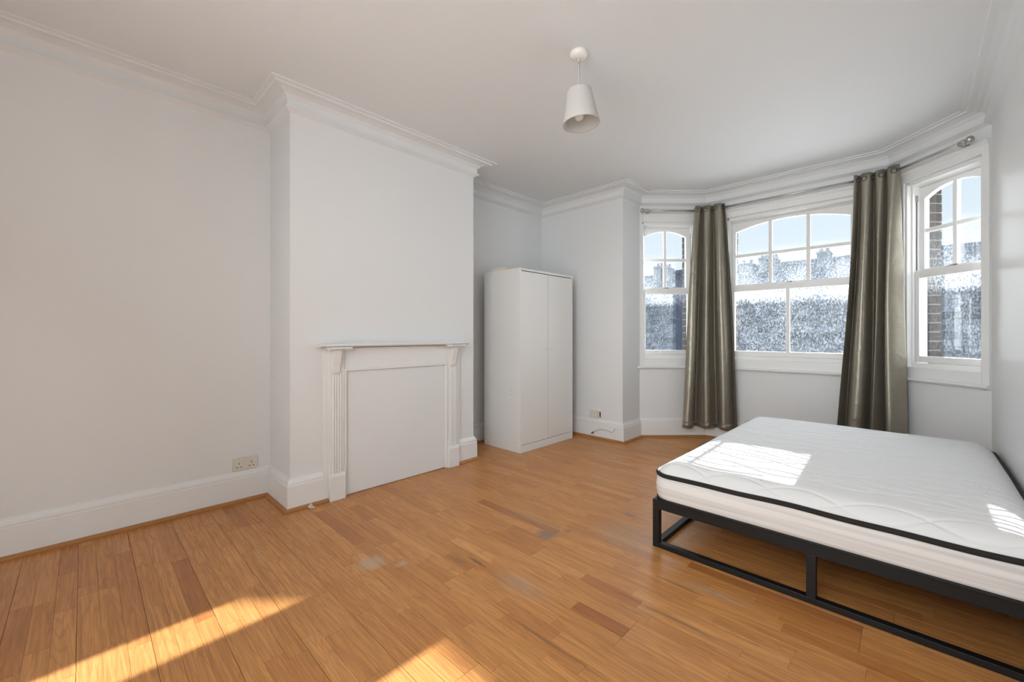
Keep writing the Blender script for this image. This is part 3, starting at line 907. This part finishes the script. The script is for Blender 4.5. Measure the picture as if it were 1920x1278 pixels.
for e_, i_ in ((0, 1), (3, 2)):
    d = (RP[e_] - RP[i_]).normalized(); P = Vector((RP[e_].x, RP[e_].y, ROD_Z)); d3 = Vector((d.x, d.y, 0))
    g = MB()
    prof = [(-0.055, 0.0125), (-0.048, 0.016), (-0.040, 0.0125), (-0.034, 0.0125), (-0.028, 0.017), (-0.018, 0.017), (-0.012, 0.010), (-0.006, 0.009),
            (0.000, 0.016), (0.008, 0.023), (0.018, 0.026), (0.028, 0.023), (0.036, 0.015), (0.040, 0.004)]
    g.tube([P + d3 * (a - 0.02) for a, r in prof], [r for a, r in prof], 14)
    obj('finial', g, M_STEEL, cp, smooth=True)
    nrm = Vector((-d.y, d.x)) if e_ == 3 else Vector((d.y, -d.x))
    n3 = Vector((nrm.x, nrm.y, 0))
    # bracket to the wall
    out = Vector((bm[e_].x, bm[e_].y, 0)).normalized()
    g = MB(); B_ = P - d3 * 0.085
    g.tube([B_, B_ - out * 0.05 + Vector((0, 0, -0.012)), B_ - out * 0.083 + Vector((0, 0, -0.025))], 0.006, 8)
    c_ = B_ - out * 0.080 + Vector((0, 0, -0.025))
    g.tube([c_ + Vector((0, 0, -0.026)), c_ + Vector((0, 0, 0.026))], 0.010, 8)
    obj('bracket', g, M_STEEL, cp, smooth=True)
    g = MB(); g.tube([P - d3 * 0.03 + Vector((0, 0, -0.010)), P - d3 * 0.03 + Vector((0, 0, -0.032))], 0.004, 6)
    obj('grub_screw', g, M_STEEL, cp)

def smooth_path(pts, it=2):
    for _ in range(it):
        q = [pts[0]]
        for a, b in zip(pts, pts[1:]): q += [a.lerp(b, 0.25), a.lerp(b, 0.75)]
        q.append(pts[-1]); pts = q
    return pts
def resample(pts, n):
    L = [0]
    for a, b in zip(pts, pts[1:]): L.append(L[-1] + (b - a).length)
    out = []; k = 0
    for i in range(n + 1):
        t = L[-1] * i / n
        while k < len(L) - 2 and L[k + 1] < t: k += 1
        f = (t - L[k]) / max(1e-9, L[k + 1] - L[k]); out.append(pts[k].lerp(pts[k + 1], min(1, max(0, f))))
    return out
def curtain(label, top, bot, ztop, zbot, folds, at, ab, ph, sharp, eyelets, seed, ease):
    NU, NV = 320, 46
    T_ = resample(smooth_path([Vector(p) for p in top]), NU); Bt = resample(smooth_path([Vector(p) for p in bot]), NU)
    rr = random.Random(seed)
    fp_ = [rr.uniform(0.8, 1.25) for _ in range(60)]
    root = thing('curtain', label, 'curtain', (sum(p.x for p in T_) / len(T_), sum(p.y for p in T_) / len(T_), zbot), 'olive curtains at the bay window')
    def nrm(P, i):
        d = P[min(i + 3, NU)] - P[max(i - 3, 0)]; d.normalize(); return Vector((d.y, -d.x))
    g = MB(); vv, ff = [], []
    def pos(i, t):
        e_ = t ** ease
        b = T_[i].lerp(Bt[i], e_); n = nrm(T_, i).lerp(nrm(Bt, i), e_); n.normalize()
        u = i / NU
        # uneven fold widths
        uu = u + 0.018 * math.sin(2 * math.pi * (u * 1.7 + 0.13 * seed)) * (0.4 + t)
        th = math.pi * folds * uu + ph + 0.25 * t * math.sin(5 * u + seed)
        s = 2 * (math.sin(th) ** 2 + 0.0015) ** sharp - 1          # broad crests, narrow dark valleys
        k = int((th - 0.0) / math.pi)
        amp = (at + (ab - at) * t) * (0.7 + 0.3 * fp_[k % 60] / 1.25)
        top_f = max(0.0, 1 - t / 0.45) ** 1.5
        s += 0.45 * top_f * math.cos(2 * th) + 0.10 * t * math.sin(3.3 * th + seed)
        b2 = b + n * (amp * s + 0.006 * t * math.sin(13 * u + 4 * t + seed))
        tt = Vector((n.y, -n.x)); b2 = b2 + tt * (0.008 * math.sin(6 * t + 2 * seed + 9 * u) * t)
        return b2
    for j in range(NV + 1):
        t = j / NV
        for i in range(NU + 1):
            p = pos(i, t); z = ztop + (zbot - ztop) * t + (0.006 * math.sin(9 * i / NU + seed) if j == NV else 0)
            vv.append((p.x, p.y, z))
    for j in range(NV):
        for i in range(NU):
            a = j * (NU + 1) + i; ff.append((a, a + NU + 1, a + NU + 2, a + 1))
    g.add(vv, ff)
    o = obj('drape', g, M_CURT, root, smooth=True)
    so = o.modifiers.new('solid', 'SOLIDIFY'); so.thickness = 0.0016
    # eyelets where the cloth crosses the pole
    for q in range(eyelets):
        u = (q + 0.5) / eyelets; i = int(u * NU)
        # nearest zero crossing
        best = min(range(max(2, i - 12), min(NU - 2, i + 12)), key=lambda k: (pos(k, 0.02) - T_[k]).length)
        p = pos(best, 0.02); d = pos(best + 1, 0.02) - pos(best - 1, 0.02); d.normalize()
        c = Vector((p.x, p.y, ROD_Z)); d3 = Vector((d.x, d.y, 0)); up = Vector((0, 0, 1))
        e_ = MB(); e_.ctube([c + (d3 * math.cos(a) + up * math.sin(a)) * 0.021 for a in [2 * math.pi * w / 20 for w in range(20)]], 0.0035, 6)
        obj('eyelet', e_, M_DARKMETAL, root, smooth=True)
    # hem fold
    h = MB(); hv, hf = [], []
    for j in range(2):
        for i in range(NU + 1):
            t = 1 - j * 0.028
            p = pos(i, t); n = nrm(Bt, i); z = ztop + (zbot - ztop) * t
            hv.append((p.x + n.x * 0.0022, p.y + n.y * 0.0022, z - (0.001 if j == 0 else 0)))
    for i in range(NU): hf.append((i, i + 1, i + NU + 2, i + NU + 1))
    h.add(hv, hf)
    ho = obj('hem', h, M_CURT, root, smooth=True)
    hs = ho.modifiers.new('solid', 'SOLIDIFY'); hs.thickness = 0.0012
    return root
def on(A, Bp, s):
    d = (Bp - A).normalized(); return A + d * s
dL = (RP[1] - RP[0]).normalized()
# left curtain: from the left splay round the corner
topL = [RP[0] + dL * 0.565, RP[1] + Vector((-0.01, -0.01)), Vector((-1.432, RP[1].y))]
botL = [RP[0] + dL * 0.405 + Vector((0.015, -0.015)), RP[1] + Vector((0.02, -0.05)), Vector((-1.285, RP[1].y - 0.03))]
curtain('olive taupe eyelet curtain at the left corner of the bay, hem clear of the floor', topL, botL, 2.503, 0.135, 2.9, 0.050, 0.075, 0.75, 0.42, 6, 3, 0.85)
dR = (RP[3] - RP[2]).normalized()
topR = [Vector((-0.380, RP[2].y)), RP[2] + Vector((0.0, -0.005)), RP[2] + dR * 0.118]
botR = [Vector((-0.50, RP[2].y - 0.02)), RP[2] + Vector((-0.01, -0.05)), RP[2] + dR * 0.17 + Vector((-0.01, -0.02))]
curtain('olive taupe eyelet curtain at the right corner of the bay, behind the mattress', topR, botR, 2.503, 0.10, 3.4, 0.050, 0.075, 1.9, 0.42, 6, 8, 1.5)

# ------------------------------------------------------------------ pendant lamp
PX, PY = -1.318, 1.885
pl = thing('pendant_lamp', 'white tapered fabric lampshade hanging from a ceiling rose', 'lamp', (PX, PY, 2.1))
g = MB(); g.lathe([(0.047, H), (0.048, H - 0.012), (0.044, H - 0.022), (0.030, H - 0.030), (0.008, H - 0.033)], (PX, PY, 0), 32)
obj('ceiling_rose', g, M_PLASTIC2, pl, smooth=True)
g = MB(); g.lathe([(0.009, H - 0.030), (0.009, H - 0.045), (0.005, H - 0.050)], (PX, PY, 0), 12)
g.tube([(PX, PY, H - 0.045), (PX, PY, H - 0.12), (PX, PY, H - 0.25)], 0.0055, 8)
obj('flex', g, M_CORD, pl, smooth=True)
tilt = Matrix.Rotation(math.radians(4), 3, Vector((R_.x, R_.y, 0)).cross(Vector((0, 0, 1))))
SHZ = H - 0.212
g = MB(); n = 48
prof_o = [(0.068, 0.0), (0.100, -0.178)]
g.lathe([(0.066, 0.0), (0.068, 0.0), (0.0842, -0.094), (0.100, -0.178), (0.0985, -0.178), (0.0825, -0.094), (0.066, 0.0)], (PX, PY, SHZ), n, tilt, cap=False)
sh = obj('shade', g, M_SHADE, pl, smooth=False)
for r, z in ((0.067, -0.001), (0.0995, -0.177)):
    g = MB(); g.ctube([Vector((PX, PY, SHZ)) + tilt @ Vector((r * math.cos(2 * math.pi * w / n), r * math.sin(2 * math.pi * w / n), z)) for w in range(n)], 0.0022, 6)
    obj('rim', g, M_CORD, sh, smooth=True)
g = MB(); c = Vector((PX, PY, SHZ))
for w in range(3):
    a = 2 * math.pi * w / 3
    g.tube([c + tilt @ Vector((0.015 * math.cos(a), 0.015 * math.sin(a), -0.03)), c + tilt @ Vector((0.067 * math.cos(a), 0.067 * math.sin(a), -0.001))], 0.0016, 6)
obj('shade_ring', g, M_PLASTIC2, pl)
g = MB(); g.lathe([(0.006, 0.01), (0.015, 0.0), (0.017, -0.02), (0.017, -0.055), (0.014, -0.06)], c, 20)
obj('lamp_holder', g, M_PLASTIC2, pl, smooth=True)
g = MB(); g.lathe([(0.012, -0.055), (0.014, -0.075), (0.026, -0.105), (0.029, -0.125), (0.022, -0.148), (0.008, -0.158), (0.001, -0.159)], c, 24)
obj('bulb', g, M_PLASTIC2, pl, smooth=True)

# ------------------------------------------------------------------ sockets, cable, scraps
ds = thing('double_socket', 'cream double power socket low on the left wall just above the skirting', 'socket', (XL, 0.763, 0.248))
g = MB(); g.box(XL, XL + 0.010, 0.690, 0.836, 0.207, 0.293)
pf = obj('face_plate', g, M_PLASTIC, ds, bevel=0.003)
for cy_ in (0.727, 0.799):
    for dy, dz, w, h in ((0, 0.010, 0.0045, 0.010), (-0.012, -0.014, 0.008, 0.0055), (0.012, -0.014, 0.008, 0.0055)):
        g = MB(); g.box(XL + 0.0095, XL + 0.0104, cy_ + dy - w / 2, cy_ + dy + w / 2, 0.244 + dz - h / 2, 0.244 + dz + h / 2)
        obj('pin_hole', g, M_HOLE, pf)
for cy_, sg in ((0.758, -1), (0.772, 1)):
    g = MB(); g.box(XL + 0.010, XL + 0.014, cy_ - 0.006, cy_ + 0.006, 0.258, 0.280)
    obj('rocker_switch', g, M_PLASTIC, pf, bevel=0.001)
g = MB(); g.box(XL + 0.0098, XL + 0.0103, 0.752, 0.778, 0.283, 0.2865)
obj('printed_mark', g, M_CORD, pf)
for cy_ in (0.701, 0.825):
    g = MB(); g.lathe([(0.0028, 0), (0.0028, 0.0008)], (XL + 0.010, cy_, 0.248), 8, Matrix.Rotation(math.pi / 2, 3, 'Y'))
    obj('screw', g, M_CORD, pf)

s2 = thing('socket_box', 'small cream surface socket box on the wall right of the wardrobe', 'socket', (-2.483, YB, 0.262))
g = MB(); g.box(-2.557, -2.411, YB - 0.012, YB, 0.219, 0.305)
bp_ = obj('face_plate', g, M_PLASTIC2, s2, bevel=0.002)
g = MB(); g.box(-2.552, -2.450, YB - 0.034, YB - 0.012, 0.224, 0.300)
obj('hinged_cover', g, M_PLASTIC, bp_, bevel=0.003)
g = MB(); g.box(-2.436, -2.426, YB - 0.020, YB - 0.012, 0.232, 0.290)
obj('switch_slot', g, M_HOLE, bp_)

yb_ = YB - 0.030
g = MB()
pts = [(-2.505, yb_ - 0.006, 0.062), (-2.47, yb_, 0.083), (-2.43, yb_, 0.103), (-2.385, yb_, 0.110), (-2.34, yb_, 0.106), (-2.30, yb_, 0.096), (-2.272, yb_, 0.098), (-2.255, yb_, 0.115), (-2.245, yb_ + 0.004, 0.140)]
g.tube(pts, 0.0042, 8)
cb = thing('cable', 'short loose white cable curling over the skirting below the socket box', 'cable', (-2.40, yb_, 0.06))
obj('sheath', g, M_CABLE, cb, smooth=True)
g = MB(); g.tube([(-2.530, yb_ - 0.008, 0.046), (-2.522, yb_ - 0.008, 0.051), (-2.505, yb_ - 0.006, 0.062), (-2.498, yb_ - 0.005, 0.067)], [0.003, 0.007, 0.008, 0.005], 8)
obj('cable_end', g, M_DARKMETAL, cb, smooth=True)

g = MB(); rr = random.Random(5); c = Vector((XC + 0.058, 1.026, 0.0))
for q in range(5):
    a, b = rr.uniform(-0.02, 0.02), rr.uniform(-0.012, 0.014)
    pts = []
    for w in range(4):
        pts.append(c + Vector((b + rr.uniform(-0.008, 0.008), a + rr.uniform(-0.01, 0.01), 0.0045 + rr.uniform(0, 0.022) * (w % 2))))
    g.tube(pts, [0.004, 0.007, 0.006, 0.003], 5)
o = obj('paper_scrap', g, M_SCRAP); tag(o, 'tiny crumpled white scrap on the floor against the skirting left of the fireplace', 'scrap')

# ------------------------------------------------------------------ outside: roofs, chimneys, gable, street
def slates(mb, x0, x1, ye, ze, yr, zr, w, gauge, rnd, tlo=0.0, thi=1.0):
    """slated slope from eaves (ye,ze) to ridge (yr,zr)"""
    sl = Vector((yr - ye, zr - ze)); L = sl.length; sl.normalize(); nn = Vector((-sl.y, sl.x))
    if nn.y < 0: nn = -nn
    rows = int(L / gauge)
    for r in range(rows):
        a = r * gauge; b = a + gauge * 1.25
        off = (r % 2) * w / 2
        x = x0 - off
        while x < x1:
            t = 0.012 + rnd.uniform(0, 0.006)
            xa, xb = x + 0.004, x + w - 0.004
            p = lambda s, h: (ye + sl.x * s + nn.x * h, ze + sl.y * s + nn.y * h)
            y1_, z1_ = p(a, t * 2); y2_, z2_ = p(min(b, L), t * 0.6); y0_, z0_ = p(a, t)
            mb.add([(xa, y1_, z1_), (xb, y1_, z1_), (xb, y2_, z2_), (xa, y2_, z2_), (xa, y0_, z0_), (xb, y0_, z0_)],
                   [(0, 1, 2, 3), (4, 5, 1, 0)], rnd.uniform(tlo, thi))
            x += w
rnd = random.Random(11)
# near terrace: only its slated roof rises into the lower panes
nh = thing('slate_roofed_terrace', 'grey slate roof close outside the bay, filling the lower window panes', 'house', (-4.0, 11.5, -6))
g = MB(); slates(g, -13.0, 9.0, 8.6, -1.55, 12.6, 2.12, 0.30, 0.20, rnd)
obj('slates', g, M_SLATE, nh, tone=True, kind='stuff')
g = MB(); g.prism([(8.6, -1.58), (12.6, 2.10), (16.6, -1.58)], 0, -13.0, 9.0)
obj('roof_deck', g, M_SLATE, nh)
g = MB(); g.box(-13, 9, 8.75, 16.4, -6, -1.60)
obj('house_wall', g, M_STOCK, nh)
g = MB(); g.tube([(-13, 12.6, 2.13), (9, 12.6, 2.13)], 0.07, 10)
obj('ridge_tiles', g, M_STOCK, nh)

# far terrace with white upper walls, slated roof and chimney stacks
fh = thing('chimneyed_terrace', 'far terrace with white upper wall, grey roof and chimney stacks against the sky', 'house', (-6, 24, -6))
g = MB(); g.box(-26, 16, 21.0, 29.0, -6, 3.05)
obj('house_wall', g, M_RENDER, fh)
g = MB(); slates(g, -26, 16, 20.8, 3.02, 24.6, 4.78, 0.45, 0.32, rnd, 0.3, 0.9)
obj('slates', g, M_SLATE, fh, tone=True, kind='stuff')
g = MB(); g.prism([(20.8, 3.0), (24.6, 4.76), (28.6, 3.0)], 0, -26, 16)
obj('roof_deck', g, M_SLATE, fh)
def ux(u, Y):
    k = (u - 960) / 779.0
    return Y * (-math.sin(YAW) + k * math.cos(YAW)) / (math.cos(YAW) + k * math.sin(YAW))
for u, w, zt, pots in ((1238, 0.42, 5.10, 2), (1253, 0.36, 4.98, 2), (1434, 0.34, 4.90, 2), (1452, 0.30, 4.84, 2), (1402, 0.62, 4.70, 2), (1546, 0.46, 4.88, 2)):
    x = ux(u, 23.6)
    g = MB(); g.box(x - w / 2, x + w / 2, 23.2, 24.0, 4.0, zt); g.box(x - w / 2 - 0.03, x + w / 2 + 0.03, 23.17, 24.03, zt - 0.10, zt - 0.03)
    stck = obj('chimney_stack', g, M_STOCK, fh)
    for q in range(pots):
        h = MB(); px = x - w / 2 + w * (q + 0.5) / pots
        h.lathe([(0.085, zt - 0.001), (0.07, zt + 0.05), (0.065, zt + 0.15), (0.08, zt + 0.165), (0.08, zt + 0.20)], (px, 23.6, 0), 10)
        obj('chimney_pot', h, M_POT, stck)

# dark gable seen at the right of the left-hand window
gb = thing('dark_gable', 'tall dark blue-black brick gable end seen through the left bay window', 'house', (-3.9, 9.2, -6))
xg = ux(1267, 7.3); xg2 = xg + 0.45
g = MB(); g.box(xg, xg2, 7.3, 8.4, -6, 2.19)
obj('gable_wall', g, M_NAVY, gb)
g = MB(); 
q = 0; z = 0.0
while z < 2.14:
    x = xg - (0.11 if q % 2 else 0)
    while x < xg2 - 0.05:
        g.box(max(x, xg) + 0.004, min(x + 0.225, xg2) - 0.006, 7.292, 7.303, z + 0.004, z + 0.068); x += 0.225
    z += 0.075; q += 1
obj('brick_courses', g, M_NAVY, gb, kind='stuff')
g = MB(); g.box(xg - 0.03, xg2 + 0.03, 7.25, 8.45, 2.19, 2.25)
obj('coping', g, M_NAVY, gb)
g = MB(); g.box(-60, 60, 5.2, 90, -6.3, -6.0)
o = obj('ground', g, M_ASPH, kind='structure')
